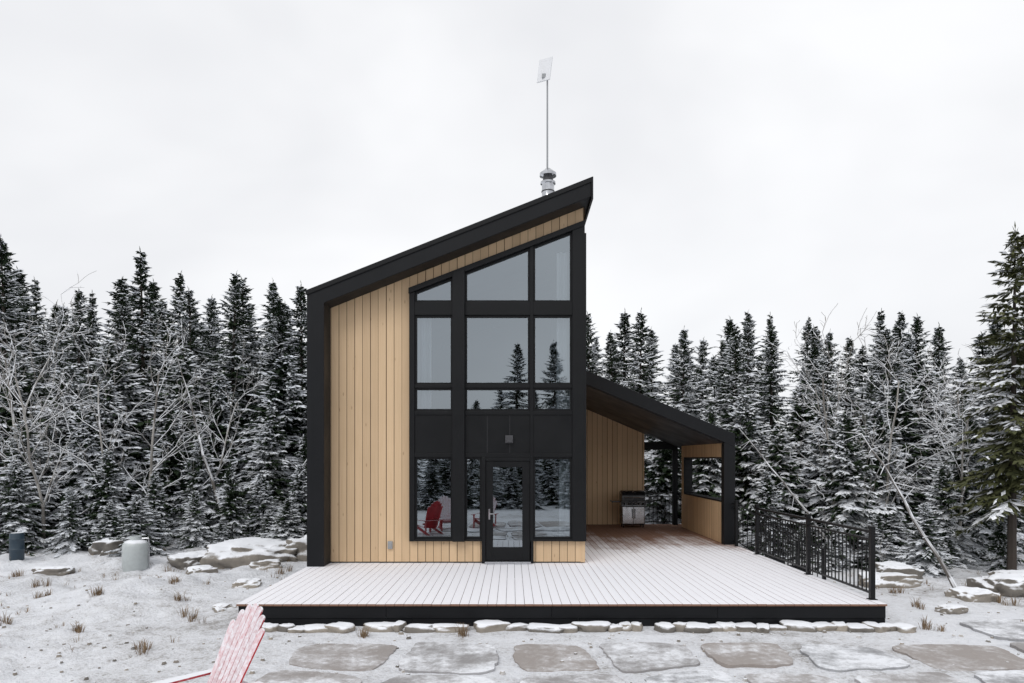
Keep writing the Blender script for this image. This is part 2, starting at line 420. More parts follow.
mb.box(5.395,5.655,21.40,21.46,1.43,2.50)
mb.box(4.36,5.45,22.42,22.62,2.80,3.05); mb.box(5.30,5.45,22.42,22.62,DZ+.003,2.80)
mb.build('porch_side_wall',[M_black],cab,bevel=.006)
mb=MB(); sd=lambda u,d,z:(5.40+d,u,z)
clad(mb,PF+.24,21.75,lambda u:DZ+.01,lambda u:1.385,sd); clad(mb,PF+.24,21.75,lambda u:2.545,lambda u:ptop(5.4)-.34,sd)
clad(mb,21.46,21.75,lambda u:1.385,lambda u:2.545,sd)
mb.build('porch_side_siding',[M_wood,M_groove],cab)
mb=MB(); clad(mb,1.53,4.36,lambda u:DZ+.01,lambda u:ptop(u)-.37,lambda u,d,z:(u,22.5+d,z)); mb.build('porch_back_siding',[M_wood,M_groove],cab)
mb=MB(); mb.prism([(1.53,DZ),(4.355,DZ),(4.355,ptop(4.36)-.38),(1.53,ptop(1.53)-.38)],22.53,22.68); mb.build('porch_back_wall',[M_black],cab)
mb=MB(); mb.box(XL+.03,1.48,14.45,22.95,-.3,DZ-.04); mb.build('foundation',[M_conc],cab)

# chimney + antenna on the cabin roof
mb=MB(); c=(.95,18.0,0)
z0=rooftop(.95)
mb.lathe([(.34,z0-.2),(.215,z0+1.35),(.17,z0+1.5),(.165,z0+1.52),(.165,9.72),(.20,9.74),(.20,9.79),(.13,9.80),(.13,9.93),(.22,9.95),(.22,10.02),(.06,10.15),(.0,10.16)],c,32)
o=mb.build('chimney_flue',[M_flue],cab,smooth=True)
e_=o.modifiers.new('es','EDGE_SPLIT'); e_.split_angle=math.radians(30)
mb=MB()
mb.lathe([(.167,9.52),(.175,9.525),(.175,9.55),(.167,9.555)],c,24)
mb.lathe([(.133,9.81),(.135,9.82),(.135,9.92),(.133,9.93)],c,24)
mb.build('chimney_bands',[M_dgrey],cab)
mb=MB(); mb.tube((.95,18.35,7.5),(.95,18.35,12.75),.028,.022,8,caps=True); mb.tube((.95,18.35,9.3),(.95,18.1,9.3),.012,.012,6)
mb.build('antenna_mast',[M_grey],cab)
mb=MB()
mb.slab((.84,18.3,12.62),(.12,.0,1),(.9,-.55,-.05),(.5,.85,0),.62,.40,.40,.035); mb.build('antenna_panel',[M_white],cab,bevel=.01)
mb=MB(); mb.box(.80,.98,18.25,18.36,12.70,12.80); mb.build('antenna_bracket',[M_grey],cab)

# ------------------------------------------------------------------ deck
dk=empty('wooden_deck')
mb=MB(); x=XL; P=.14
while x<5.64:
    t=random.random(); ye=14.36 if x+P<1.52 else 22.72
    mb.box(x+.003,min(x+P-.003,5.66),10.27-random.random()*.004,ye,DZ-.028,DZ+random.random()*.003,0,t)
    x+=P
mb.build('deck_boards',[M_deck],dk)
mb=MB()
for a,b in((-4.13,-1.9),(-1.9,.6),(.6,3.1),(3.1,5.64)):
    mb.box(a+.002,b-.002,10.30,10.335,.10,DZ-.03)
    mb.box(a+.4 if a<-4 else a+.4,min(b+.4,5.642)-.003,10.312,10.34,-.06,.095)
mb.box(-4.13,-3.73,10.312,10.34,-.06,.095)
mb.box(-4.13,-4.10,10.34,14.4,-.06,DZ-.03); mb.box(5.61,5.64,10.34,22.7,-.4,DZ-.03)
mb.box(-4.09,5.60,10.5,22.6,-.35,-.05)
mb.build('deck_fascia',[M_black],dk,bevel=.003)
mb=MB()
for i in range(4):
    z=DZ-.14*(i+1); mb.box(5.665+.28*i,5.665+.28*(i+1)+.02,15.75,17.0,z-.04,z,0,.5)
    mb.box(5.66+.28*i,5.68+.28*i,15.76,16.99,z,z+.10,1)
mb.box(5.665,6.8,15.72,15.75,-.5,.05,1); mb.box(5.665,6.8,17.0,17.03,-.5,.05,1)
mb.build('deck_stairs',[M_snow,M_black],dk)

rl=empty('deck_railing')
def rail(mb,p,q,bal=.125,end=True):
    p=Vector(p);q=Vector(q);d=q-p;L=d.length;dn=d.normalized()
    sdv=dn.cross(Vector((0,0,1))).normalized(); up=Vector((0,0,1))
    mb.slab(p+up*1.05,dn,sdv,up,L,.055,.055,.04)
    mb.slab(p+up*.93,dn,sdv,up,L,.035,.035,.03)
    mb.slab(p+up*.10,dn,sdv,up,L,.035,.035,.03)
    n=int(L/bal)
    for i in range(1,n):
        c=p+d*(i/n); mb.box(c.x-.008,c.x+.008,c.y-.008,c.y+.008,c.z+.1,c.z+.94)
def post(mb,x,y,z=DZ,h=1.12):
    mb.box(x-.035,x+.035,y-.035,y+.035,z,z+h); mb.box(x-.045,x+.045,y-.045,y+.045,z+h,z+h+.02); mb.box(x-.06,x+.06,y-.06,y+.06,z,z+.012)
mb=MB(); RX=5.60
for y in(10.62,12.9,15.6): post(mb,RX,y)
rail(mb,(RX,10.66,DZ),(RX,12.86,DZ)); rail(mb,(RX,12.94,DZ),(RX,15.56,DZ))
rail(mb,(RX,17.05,DZ),(RX,17.28,DZ)); post(mb,RX,17.03)
rail(mb,(5.65,17.03,DZ),(7.1,17.03,-.62)); post(mb,7.14,17.03,-.68)
rail(mb,(5.65,15.62,DZ),(7.1,15.62,-.62)); post(mb,7.14,15.62,-.68)
rail(mb,(4.38,22.45,DZ),(5.30,22.45,DZ)); rail(mb,(5.5,21.78,DZ),(5.5,22.4,DZ))
mb.build('rails_and_balusters',[M_rail],rl)

# ------------------------------------------------------------------ barbecue
bq=empty('barbecue_grill'); gx,gy=3.83,21.75; Z=DZ
mb=MB(); mb.box(gx-.36,gx+.36,gy-.22,gy+.26,Z+.10,Z+.80); mb.build('cabinet',[M_gun],bq,bevel=.01)
mb=MB(); mb.box(gx-.345,gx-.005,gy-.245,gy-.222,Z+.13,Z+.66); mb.box(gx+.005,gx+.345,gy-.245,gy-.222,Z+.13,Z+.66); mb.build('cabinet_doors',[M_steel],bq,bevel=.006)
mb=MB(); mb.prism([(gy-.30,Z+.70),(gy-.23,Z+.84),(gy+.0,Z+.84),(gy+.0,Z+.70)],gx-.40,gx+.40,axis='X'); mb.build('control_panel',[M_steel],bq,bevel=.005)
mb=MB()
for i in range(5): mb.tube((gx-.3+.15*i,gy-.27,Z+.77),(gx-.3+.15*i,gy-.31,Z+.755),.026,.022,12,caps=True)
mb.tube((gx-.04,gy-.28,Z+.3),(gx-.04,gy-.28,Z+.6),.01,.01,6,caps=True);mb.tube((gx+.04,gy-.28,Z+.3),(gx+.04,gy-.28,Z+.6),.01,.01,6,caps=True)
mb.build('knobs_and_handles',[M_rail],bq)
mb=MB(); pr=[(gy-.24,Z+.845),(gy-.24,Z+.95)]+[(gy-.24+.24*(1-math.cos(a)),Z+.95+.22*math.sin(a)) for a in np.linspace(.3,1.57,6)]+[(gy+.2,Z+1.15),(gy+.27,Z+1.05),(gy+.27,Z+.845)]
mb.prism(pr,gx-.37,gx+.37,axis='X'); mb.build('lid',[M_gun],bq,bevel=.01)
mb=MB(); mb.tube((gx-.3,gy-.30,Z+.96),(gx+.3,gy-.30,Z+.96),.014,.014,8,caps=True)
for a in(-.28,.28): mb.tube((gx+a,gy-.30,Z+.96),(gx+a,gy-.22,Z+.96),.01,.01,6)
mb.lathe([(.045,0),(.04,.012),(0.0,.014)],(gx,gy-.2,Z+1.13),12); mb.build('lid_handle',[M_steel],bq)
mb=MB(); mb.box(gx-.68,gx-.41,gy-.2,gy+.22,Z+.80,Z+.845); mb.box(gx+.41,gx+.68,gy-.2,gy+.22,Z+.80,Z+.845); mb.build('side_shelves',[M_gun],bq,bevel=.008)
mb=MB()
for a in(-.31,.31):
    for b in(-.17,.2): mb.tube((gx+a-.015,gy+b,Z+.05),(gx+a+.015,gy+b,Z+.05),.045,.045,14,caps=True); mb.box(gx+a-.02,gx+a+.02,gy+b-.02,gy+b+.02,Z+.08,Z+.10)
mb.build('casters',[M_rail],bq)

# ------------------------------------------------------------------ adirondack chairs
def chair(x,y,face):
    """face = heading angle of the sitter"""
    e=empty('adirondack_chair'); up=Vector((0,0,1))
    e.location=(x,y,gh(x,y)); e.rotation_euler=(0,0,face-math.pi/2)
    th=math.radians(26); bd=Vector((0,-math.sin(th),math.cos(th))); bn=Vector((0,math.cos(th),math.sin(th)))
    mb=MB()
    for i in range(7):
        k=i-3; L=1.02-.022*k*k
        d=(bd+Vector((k*.026,0,0))).normalized()
        mb.slab(Vector((k*.066,.0,.22)),d,(1,0,0),bn,L,.060,.088,.018,0,random.random(),True)
    mb.build('backrest',[M_red],e,bevel=.003)
    mb=MB()
    for i in range(6):
        y0=.02+i*.084; z=.26+.09*(y0/.5)
        mb.slab((-.27,y0+.035,z),(1,0,0),(0,.97,.22),(0,-.22,.97),.54,.074,.074,.02,0,random.random())
    mb.build('seat',[M_red],e,bevel=.003)
    mb=MB()
    for s in(-1,1):
        mb.box(s*.292-.012,s*.292+.012,.38,.47,0,.475)
        mb.slab((s*.262,.48,.295),(0,-.94,-.33),(0,-.33,.94),(1,0,0),1.02,.11,.10,.022)
        mb.box(s*.30-.012,s*.30+.012,-.26,-.19,.12,.475)
    mb.build('legs',[M_red],e,bevel=.003)
    mb=MB()
    for s in(-1,1):
        mb.slab((s*.335,-.30,.488),(0,1,0),(1,0,0),up,.82,.09,.14,.022,0,.5,True)
    mb.slab((-.36,-.215,.465),(1,0,0),(0,1,0),up,.72,.07,.07,.022); mb.slab((-.29,-.02,.36),(1,0,0),(0,-.45,.9),bn,.58,.06,.06,.02)
    mb.build('armrests',[M_red],e,bevel=.003)
    return e
chair(-2.70,6.12,math.radians(230))
chair(-2.35,4.2,math.radians(75))
chair(-.95,3.7,math.radians(110))

# ------------------------------------------------------------------ tank, barrel, wires
def spin(name,prof,x,y,m,parent=None):
    mb=MB(); mb.lathe(prof,(x,y,gh(x,y)-.03),28); o=mb.build(name,[m],parent,smooth=True); e_=o.modifiers.new('es','EDGE_SPLIT'); e_.split_angle=math.radians(35); return o
tk=empty('propane_tank')
o=spin('tank_body',[(.0,.0),(.26,.0),(.26,.05),(.28,.08),(.28,.56),(.27,.62),(.22,.68),(.14,.715),(0,.725)],-8.6,15.6,M_tank,tk)
spin('tank_collar',[(.12,.70),(.12,.80),(.105,.80),(.105,.70)],-8.6,15.6,M_tank,tk)
mb=MB(); zz=gh(-8.6,15.6)-.03; mb.tube((-8.6,15.6,zz+.7),(-8.6,15.6,zz+.79),.03,.03,8,caps=True); mb.tube((-8.6,15.6,zz+.75),(-8.3,15.6,zz+.75),.012,.012,6); mb.tube((-8.3,15.6,zz+.75),(-8.28,15.6,zz-.1),.012,.012,6); mb.build('tank_valve',[M_steel],tk)
spin('blue_barrel',[(0,0),(.13,0),(.15,.03),(.15,.25),(.16,.27),(.15,.29),(.15,.5),(.16,.52),(.15,.54),(.15,.62),(.13,.66),(0,.66)],-11.75,16.2,M_blue)

def wire(name,a,b,sag,r=.010):
    mb=MB(); a=Vector(a);b=Vector(b);pr=a
    for i in range(1,25):
        t=i/24; q=a.lerp(b,t)-Vector((0,0,sag*4*t*(1-t))); mb.tube(pr,q,r,r,5); pr=q
    mb.build(name,[M_rail])
wire('utility_wire',(XL,20,5.0),(-26,22,5.9),.5); wire('utility_wire',(5.6,22,3.0),(34,26,4.4),.6)
for (px_,py_) in((-26.0,22.0),(34,26)):
    mb=MB(); mb.tube((px_,py_,-.5),(px_,py_,7.2),.14,.10,10,caps=True); mb.box(px_-.7,px_+.7,py_-.06,py_+.06,6.5,6.62); mb.build('utility_pole',[M_bark])

# ------------------------------------------------------------------ rocks & flagstones
def ico(sub):
    import bmesh
    bm=bmesh.new(); bmesh.ops.create_icosphere(bm,subdivisions=sub,radius=1)
    vs=[v.co.copy() for v in bm.verts]; fs=[tuple(v.index for v in f.verts) for f in bm.faces]; bm.free(); return vs,fs
IC={3:ico(3),5:ico(5)}
def soft(v,l): return l*math.tanh(v/l)
def rock(mb,x,y,z,sx,sy,sz,seed,rot=0,sub=3,flat=.85):
    r=Matrix.Rotation(rot,3,'Z'); vs=[]; IV,IF=IC[sub]
    for v in IV:
        k=1+.50*noise.noise(v*1.0+Vector((seed,seed*2,0)))+.30*noise.noise(v*2.6+Vector((seed,0,seed)))+.10*noise.noise(v*6+Vector((seed,0,seed)))+.05*noise.noise(v*15+Vector((seed,0,seed)))
        w=Vector((soft(v.x*k,.95)*sx,soft(v.y*k,.95)*sy,soft(v.z*k,flat)*sz)); w=r@w
        vs.append((w.x+x,w.y+y,w.z+z))
    mb.add(vs,IF,0,random.random())
mb=MB(); x=-4.1; i=0
while x<5.7:
    s=random.choice((random.uniform(.08,.13),random.uniform(.14,.27))); x+=s
    rock(mb,x,10.09+random.uniform(-.09,.06),random.uniform(-.02,.02),s*1.5,random.uniform(.13,.24),random.uniform(.09,.16),i*3.7,random.uniform(-.4,.4),flat=.55); x+=s*.80+(random.random()<.12)*random.uniform(.1,.25); i+=1
mb.build('stone_edging',[M_rock],smooth=True)
def boulder(x,y,sx,sy,sz,seed,rot=0):
    mb=MB(); rock(mb,x,y,gh(x,y)+sz*.05,sx,sy,sz,seed,rot,5); mb.build('boulder',[M_rock],smooth=True)
for a in((-6.3,17.0,1.6,1.2,.6,3,.2),(-7.6,16.3,.7,.6,.35,8,1),(-5.0,17.4,1.1,.9,.75,12,.4),(8.3,12.3,.5,.4,.25,15,.3),(9.4,13.2,.8,.5,.4,22,1.3),(7.2,11.2,.3,.22,.15,31,.3),(-10.2,15.2,.5,.4,.25,47,.3),(8.0,14.5,.8,.5,.35,51,.2),(11.5,15,1.1,.8,.5,57,.2),(-5.6,15.6,.45,.3,.22,63,.2),(-9.7,17.0,.9,.6,.5,71,.6),(10.4,14.2,.6,.5,.35,77,.9),(8.9,15.8,.7,.5,.4,83,0),(-5.2,13.4,.35,.28,.16,91,0.4),(-4.9,11.6,.25,.2,.12,97,1),(-6.9,15.2,.4,.3,.2,99,.7)):
    boulder(*a)

# flagstones: irregular split-stone cells with snowy joints
def clip(poly,a,b):
    mx,my=(a[0]+b[0])/2,(a[1]+b[1])/2; nx_,ny_=b[0]-a[0],b[1]-a[1]; out=[]
    for i in range(len(poly)):
        p,q=poly[i],poly[(i+1)%len(poly)]
        dp=(p[0]-mx)*nx_+(p[1]-my)*ny_; dq=(q[0]-mx)*nx_+(q[1]-my)*ny_
        if dp<=0: out.append(p)
        if (dp<0<dq) or (dq<0<dp):
            t=dp/(dp-dq); out.append((p[0]+(q[0]-p[0])*t,p[1]+(q[1]-p[1])*t))
    return out
def chaikin(P,k):
    out=[]
    for i in range(len(P)):
        p,q=P[i],P[(i+1)%len(P)]; out+=[p.lerp(q,k),p.lerp(q,1-k)]
    return out
rf=random.Random(8); sites=[]
rows=[3.2,4.6,6.0,7.35,8.6,9.95,11.3,12.6]
for row,yy in enumerate(rows):
    xx=-3.9+rf.uniform(0,.5)
    while xx<10.5:
        sites.append((xx+rf.uniform(-.10,.10),yy+rf.uniform(-.18,.18))); xx+=rf.uniform(1.0,1.6)
mb=MB()
for s in sites:
    x,y=s
    ok=(-3.0<x<6.2 and y<9.1) or (x>=6.0 and y<8.9+(x-6.0)*1.1 and y<12.0)
    if not ok: continue
    poly=[(x-1.6,y-1.6),(x+1.6,y-1.6),(x+1.6,y+1.6),(x-1.6,y+1.6)]
    for o_ in sites:
        if o_ is s or abs(o_[0]-x)>3 or abs(o_[1]-y)>3: continue
        poly=clip(poly,s,o_)
    if x<6.0 and y>8: poly=[(a,min(b,9.38+.14*math.sin(a*2.3))) for a,b in poly]
    cx=sum(p[0] for p in poly)/len(poly); cy=sum(p[1] for p in poly)/len(poly); C=Vector((cx,cy))
    gap=rf.uniform(.07,.13); pts=[]
    P=[Vector(p) for p in poly]; P=[p for i,p in enumerate(P) if (p-P[i-1]).length>.12]
    P=[C+(p-C)*(1-gap*1.25/max(.2,(p-C).length)) for p in P]
    P=chaikin(chaikin(P,.14),.25)
    for i in range(len(P)):
        p,q=P[i],P[(i+1)%len(P)]; L=(q-p).length
        m_=max(1,int(L/.06))
        for j in range(m_):
            v=p.lerp(q,j/m_)
            w=noise.noise(Vector((v.x*2.5,v.y*2.5,1)))*.05+noise.noise(Vector((v.x*7,v.y*7,4)))*.04+noise.noise(Vector((v.x*20,v.y*20,4)))*.014
            d=(v-C).normalized(); pts.append((v.x+d.x*w,v.y+d.y*w))
    if len(pts)>4: mb.prism(pts,-.05,gh(cx,cy)+.024+rf.random()*.018,0,rf.random(),axis='Z')
mb.build('flagstone_path',[M_slab],bevel=.008)
mb=MB()
for i in range(700):
    x=random.uniform(-9,10); y=random.uniform(6.3,10.0) if random.random()<.6 else random.uniform(10,15)
    if -4.4<x<5.9 and y>9.95: continue
    s=random.uniform(.010,.04)
    k=random.uniform(.6,1)
    vs=[(x+s*math.cos(a)*random.uniform(.7,1.2),y+s*math.sin(a)*random.uniform(.7,1.2),gh(x,y)) for j,a in enumerate(np.linspace(0,5.2,6))]
    top=[(x+(v[0]-x)*.6,y+(v[1]-y)*.6,v[2]+s*k) for v in vs]
    mb.add(vs+top,[(j,(j+1)%6,(j+1)%6+6,j+6) for j in range(6)]+[(6,7,8,9,10,11)],0,random.random())
mb.build('gravel',[M_rock])

# dry grass
mb=MB()
def tuft(x,y,n,h,sp):
    z=gh(x,y)-.01
    for i in range(n):
        a=random.uniform(0,6.28); r=random.uniform(0,sp)*.5; hh=h*random.uniform(.4,1.1); ln=random.uniform(.1,.8)*hh
        bx,by=x+math.cos(a)*r,y+math.sin(a)*r; w=.004
        s=Vector((-math.sin(a),math.cos(a),0))*w; b0=Vector((bx,by,z)); m1=b0+Vector((math.cos(a)*ln*.4,math.sin(a)*ln*.4,hh*.7)); t1=b0+Vector((math.cos(a)*ln,math.sin(a)*ln,hh*.92))
        mb.add([b0-s,b0+s,m1+s*.8,m1-s*.8,t1],[(0,1,2,3),(3,2,4)],0,random.random())
for (a,b) in((-7.3,12.0),(-6.3,9.9),(-6.6,13.2),(-8.8,12.8),(-9.6,13.8),(-5.2,10.9),(-5.9,12.1),(-7.9,10.6),(-2.2,9.62),(-.7,9.7),(6.2,10.0),(6.9,11.5),(8.6,12.0),(-10.5,14.6),(-5.0,14.9),(-7.2,14.5),(7.4,13.0),(10,12.8),(-4.9,8.9),(-6.9,8.8)):
    for k in range(3): tuft(a+random.gauss(0,.10),b+random.gauss(0,.10),28,random.uniform(.12,.22),.16)
for i in range(130):
    x=random.choice((random.uniform(-12,-4.6),random.uniform(7.2,13))); tuft(x,random.uniform(8,17),random.randint(4,12),random.uniform(.06,.16),.15)
mb.build('dry_grass',[M_grass])

# ------------------------------------------------------------------ spruces
def spruce_mesh(name,H,R,seed,snow=.6,dens=1.0,gap=.08,low=.05,needle=None,droop=0.0):
    r=np.random.default_rng(seed)
    B=[];D=[];L_=[];W=[];SN=[];T=[]
    z=low*H
    lean=r.normal(0,.014,2)
    while z<H*.985:
        f=z/H; L0=R*((1-f)**.88)*r.uniform(.78,1.14)+.06
        n=int(r.integers(5,8)); bs=snow*(1.15-.45*f)
        for b in range(n):
            if r.random()<gap: continue
            zb=z+r.uniform(-.14,.14)
            a=2*math.pi*b/n+r.uniform(-.5,.5)+z*3; L=L0*r.uniform(.45,1.3)
            el=-.34-droop+.95*f**1.9+r.normal(0,.15)
            st=max(3,int(L/.14*dens)); t=(np.arange(st)+.6)/st
            hd=np.array([math.cos(a),math.sin(a)])
            P=np.zeros((st,3)); rr=t*L*math.cos(el)
            P[:,0]=hd[0]*rr; P[:,1]=hd[1]*rr; P[:,2]=zb+t*L*math.sin(el)-.20*L*t*t+.16*L*t**4
            P[:,0]+=lean[0]*z; P[:,1]+=lean[1]*z
            # snow sits in clumps: some boughs loaded, some nearly bare; sides of the tree differ too
            pat=noise.noise(Vector((math.cos(a)*1.2,math.sin(a)*1.2,z*.55+seed*7)))
            bsn=bs*(2.1 if pat+r.normal(0,.12)>-.02 else .12); bt=r.random()
            for sd in(-1,1):
                an=a+sd*r.uniform(.55,1.05,st); zz=-r.uniform(.15,.8,st)+(.28*f)
                d=np.stack([np.cos(an),np.sin(an),zz],1); d/=np.linalg.norm(d,axis=1)[:,None]
                B.append(P);D.append(d);L_.append((.30*L*(1-t)**.8+.14)*r.uniform(.7,1.25,st)); W.append(r.uniform(.036,.070,st)); SN.append(r.random(st)<bsn); T.append(np.clip(bt*.5+r.random(st)*.5,0,1))
            an=a+r.normal(0,.5,st); d=np.stack([np.cos(an)*.5,np.sin(an)*.5,-np.ones(st)*r.uniform(.3,1.1,st)],1); d/=np.linalg.norm(d,axis=1)[:,None]
            B.append(P);D.append(d);L_.append(r.uniform(.10,.24,st));W.append(r.uniform(.03,.05,st));SN.append(r.random(st)<bsn*.22);T.append(r.random(st)*.5)
            d=np.repeat(np.array([[hd[0],hd[1],math.sin(el)-.25]]),st,0); d/=np.linalg.norm(d,axis=1)[:,None]
            B.append(P);D.append(d);L_.append(np.full(st,L/st*1.9+.05));W.append(r.uniform(.03,.06,st));SN.append(r.random(st)<bsn*1.2);T.append(r.random(st)*.7)
        z+=(.13+.17*(1-f))*H/12.0/max(.6,dens**.3)
    k=8; B.append(np.stack([np.full(k,lean[0]*H),np.full(k,lean[1]*H),np.linspace(H*.94,H*1.0,k)],1)); an=r.uniform(0,6.28,k); d=np.stack([np.cos(an)*.35,np.sin(an)*.35,np.ones(k)],1); d/=np.linalg.norm(d,axis=1)[:,None]
    D.append(d);L_.append(np.full(k,.22));W.append(np.full(k,.018));SN.append(np.zeros(k,bool));T.append(r.random(k))
    B=np.concatenate(B);D=np.concatenate(D);L=np.concatenate(L_);W=np.concatenate(W);SN=np.concatenate(SN);T=np.concatenate(T)
    up=np.array([0,0,1.0]); sv=np.cross(D,up); sv/=np.maximum(1e-6,np.linalg.norm(sv,axis=1))[:,None]
    sv+= r.normal(0,.35,(len(B),1))*up; sv/=np.linalg.norm(sv,axis=1)[:,None]
    def rh(B,D,L,W,sv,kl,kw,dz):
        b=B+up*dz; m=b+D*(L*.45*kl)[:,None]; tp=b+D*(L*kl)[:,None]
        return np.stack([b,m-sv*(W*kw)[:,None],tp,m+sv*(W*kw)[:,None]],1).reshape(-1,3)
    ns=int(SN.sum())
    svz=np.cross(sv[SN],D[SN]); svz/=np.linalg.norm(svz,axis=1)[:,None]
    V=[rh(B,D,L,W,sv,1,1,0),rh(B[SN],D[SN],L[SN],W[SN],sv[SN],.96,1.1,.016),rh(B[SN],D[SN],L[SN],np.full(ns,.028),svz,.9,1,.029)]
    nq=len(B)+2*ns
    V=np.concatenate(V); F=np.arange(nq*4).reshape(-1,4)
    mi=np.concatenate([np.zeros(len(B),int),np.ones(2*ns,int)]); ti=np.concatenate([T,r.random(2*ns)])
    tb=MB(); p=Vector((0,0,-.3))
    for i in range(8):
        h=H*(i+1)/8; q=Vector((lean[0]*h,lean[1]*h,h)); r0=.012*H*(1-i/8)+.015; r1=.012*H*(1-(i+1)/8)+.008
        tb.tube(p,q,r0,r1,7); p=q
    nv=len(V); V=np.concatenate([V,np.array([tuple(v) for v in tb.v])])
    faces=F.tolist()+[tuple(i+nv for i in f) for f in tb.f]
    me=bpy.data.meshes.new(name); me.from_pydata(V.tolist(),[],faces)
    for m in(needle or M_needle,M_needsnow,M_trunk): me.materials.append(m)
    me.polygons.foreach_set('material_index',np.concatenate([mi,np.full(len(tb.f),2)]).astype(np.int32))
    at=me.attributes.new('tint','FLOAT','FACE'); at.data.foreach_set('value',np.concatenate([ti,np.full(len(tb.f),.5)]).astype(np.float32))
    me.update(); return me
SP=[spruce_mesh('spruce_a',12,2.3,1,.62),spruce_mesh('spruce_b',12,1.9,2,.50),spruce_mesh('spruce_c',12,2.5,3,.85,gap=.16),spruce_mesh('spruce_d',12,1.7,4,.50,gap=.2),spruce_mesh('spruce_e',12,2.1,5,.38,gap=.12),spruce_mesh('spruce_f',12,2.7,6,.7,gap=.2)]
YG=[spruce_mesh('young_spruce_a',5,1.45,11,1.0,1.5,.06,.03),spruce_mesh('young_spruce_b',5,1.2,12,.85,1.5,.1,.03),spruce_mesh('young_spruce_c',5,1.6,13,1.2,1.4,.12,.03)]
def place(me,name,x,y,h,base,parent=None,sxy=1.0,zoff=0):
    o=bpy.data.objects.new(name,me); COL.objects.link(o); s=h/base
    o.location=(x,y,gh(x,y)-.05+zoff); o.scale=(s*sxy,s*sxy,s); o.rotation_euler=(random.gauss(0,.02),random.gauss(0,.02),random.uniform(0,6.28))
    if parent: o.parent=parent
    return o
forest=empty('distant_spruce_forest'); k=0
y=27.0
while y<46:
    step=2.2+(y-27)*.04
    x=-y*.90-3
    while x<y*.90+3:
        px=x+random.uniform(-.9,.9); py=y+random.uniform(-1,1); a=px/py
        if a<0: h=2.5+py*(random.uniform(.165,.255)+.04*sm(-.45,-.75,a)*random.random())
        else: h=2.4+py*random.uniform(.155,.232)
        if py<32: h*=random.uniform(.62,1.0)
        place(random.choice(SP),'spruce_%03d'%k,px,py,h,12,forest,random.uniform(.95,1.45)); k+=1
        x+=step*random.uniform(.75,1.25)
    y+=2.7+(y-27)*.09
back=empty('rear_spruce_forest')
i=0
for row,(ya,n,ha,hb) in enumerate(((-16,20,4.2,6.2),(-20,20,5,7.2),(-27,22,6,8.6))):
    for j in range(n):
        x=-24+48*(j+random.random())/n; y=ya+random.uniform(-1.5,1.5)
        place(random.choice(SP),'spruce_%03d'%i,x,y,random.uniform(ha,hb),12,back,1.5); i+=1
for j in range(28):
    x=-13+26*(j+random.random())/28; place(random.choice(YG),'young_spruce_%03d'%j,x,random.uniform(-9.5,-5.5),random.uniform(1.6,3.0),5,back,1.5)  # unseen row added behind the camera to darken the low window reflections
place(SP[0],'spruce_100',.3,-19,10.6,12,back,1.25); place(SP[2],'spruce_101',2.9,-20,11.0,12,back,1.15)
# near, individually named trees
for (x,y,h,i) in((-18.3,25,10.2,0),(-16.2,25.5,8.4,1),(-13.4,25.0,9.7,3),(-10.6,25.5,9.0,4),(-19.8,24,8,2),(-8.0,26,8.8,1),(-14.9,26,8.2,5),(-12,26,8.4,2),(-9.2,26.2,8.3,0),(5.0,27,8.4,1),(6.6,26.5,7.6,2),(8.2,25.5,7.8,4),(10.0,26.5,7.9,1),(12.0,25,7.2,5),(15.5,25,7.8,1),(17.5,23.5,8.2,3)):
    place(SP[i],'spruce_tree',x,y,h,12,None,1.2)
for (x,y,h,i) in((-11.9,19.2,3.6,0),(-13.6,20.5,4.9,2),(-10.3,20.5,3.6,1),(-8.9,19.6,2.8,2),(-7.4,20.6,3.7,0),(-15.5,21.5,5.4,1),(-6.2,20.8,3.2,1),(-12.7,17.6,2.4,2),(-9.6,18.3,2.0,0),(-7.9,22.5,5.4,2),(-11,22.8,5.6,0),(-5.6,22.5,4.6,0),(-9.6,22.4,4.8,1),(-13,22.8,5.8,2),(-6.9,19.2,1.9,2),(-14.6,19.2,3.2,1),(-12.2,20.6,4.4,0),(-17.2,22,5.6,0),(-6.7,23.5,5.6,1),
    (-11.2,17.3,1.7,2),(-10.6,17.9,2.6,1),(-8.3,17.9,1.5,2),(-13.2,18.4,3.3,0),(-7.6,18.4,2.2,1),(-5.7,19.0,2.3,2),(-9.2,17.4,1.1,2),
    (9.3,18.8,4.1,2),(8.2,21.0,3.8,0),(11.0,20.5,4.6,1),(13.0,19.5,4.0,0),(7.3,19.5,2.5,1),(10.2,16.9,1.8,2),(14.6,21.5,5.0,2),(6.8,23.5,4.4,0),(9.8,23,5.3,1),(12.6,22.6,5.4,0),(12.3,17.2,1.6,1),(8.3,17.4,1.3,0),(10.0,21.5,4.6,0),(8.3,23.6,5.0,2),(16,23,5.6,0),(11.6,18.4,2.6,2),(5.6,25,4.5,1),(13.9,23.5,5.8,2)):
    place(YG[i],'snowy_young_spruce',x,y,h,5,None,random.uniform(1.0,1.25))
big=spruce_mesh('big_spruce',8.6,2.0,37,.26,1.4,.34,.22,M_needle2,.05)
place(big,'spruce_tree',12.15,16.6,8.4,8.6)

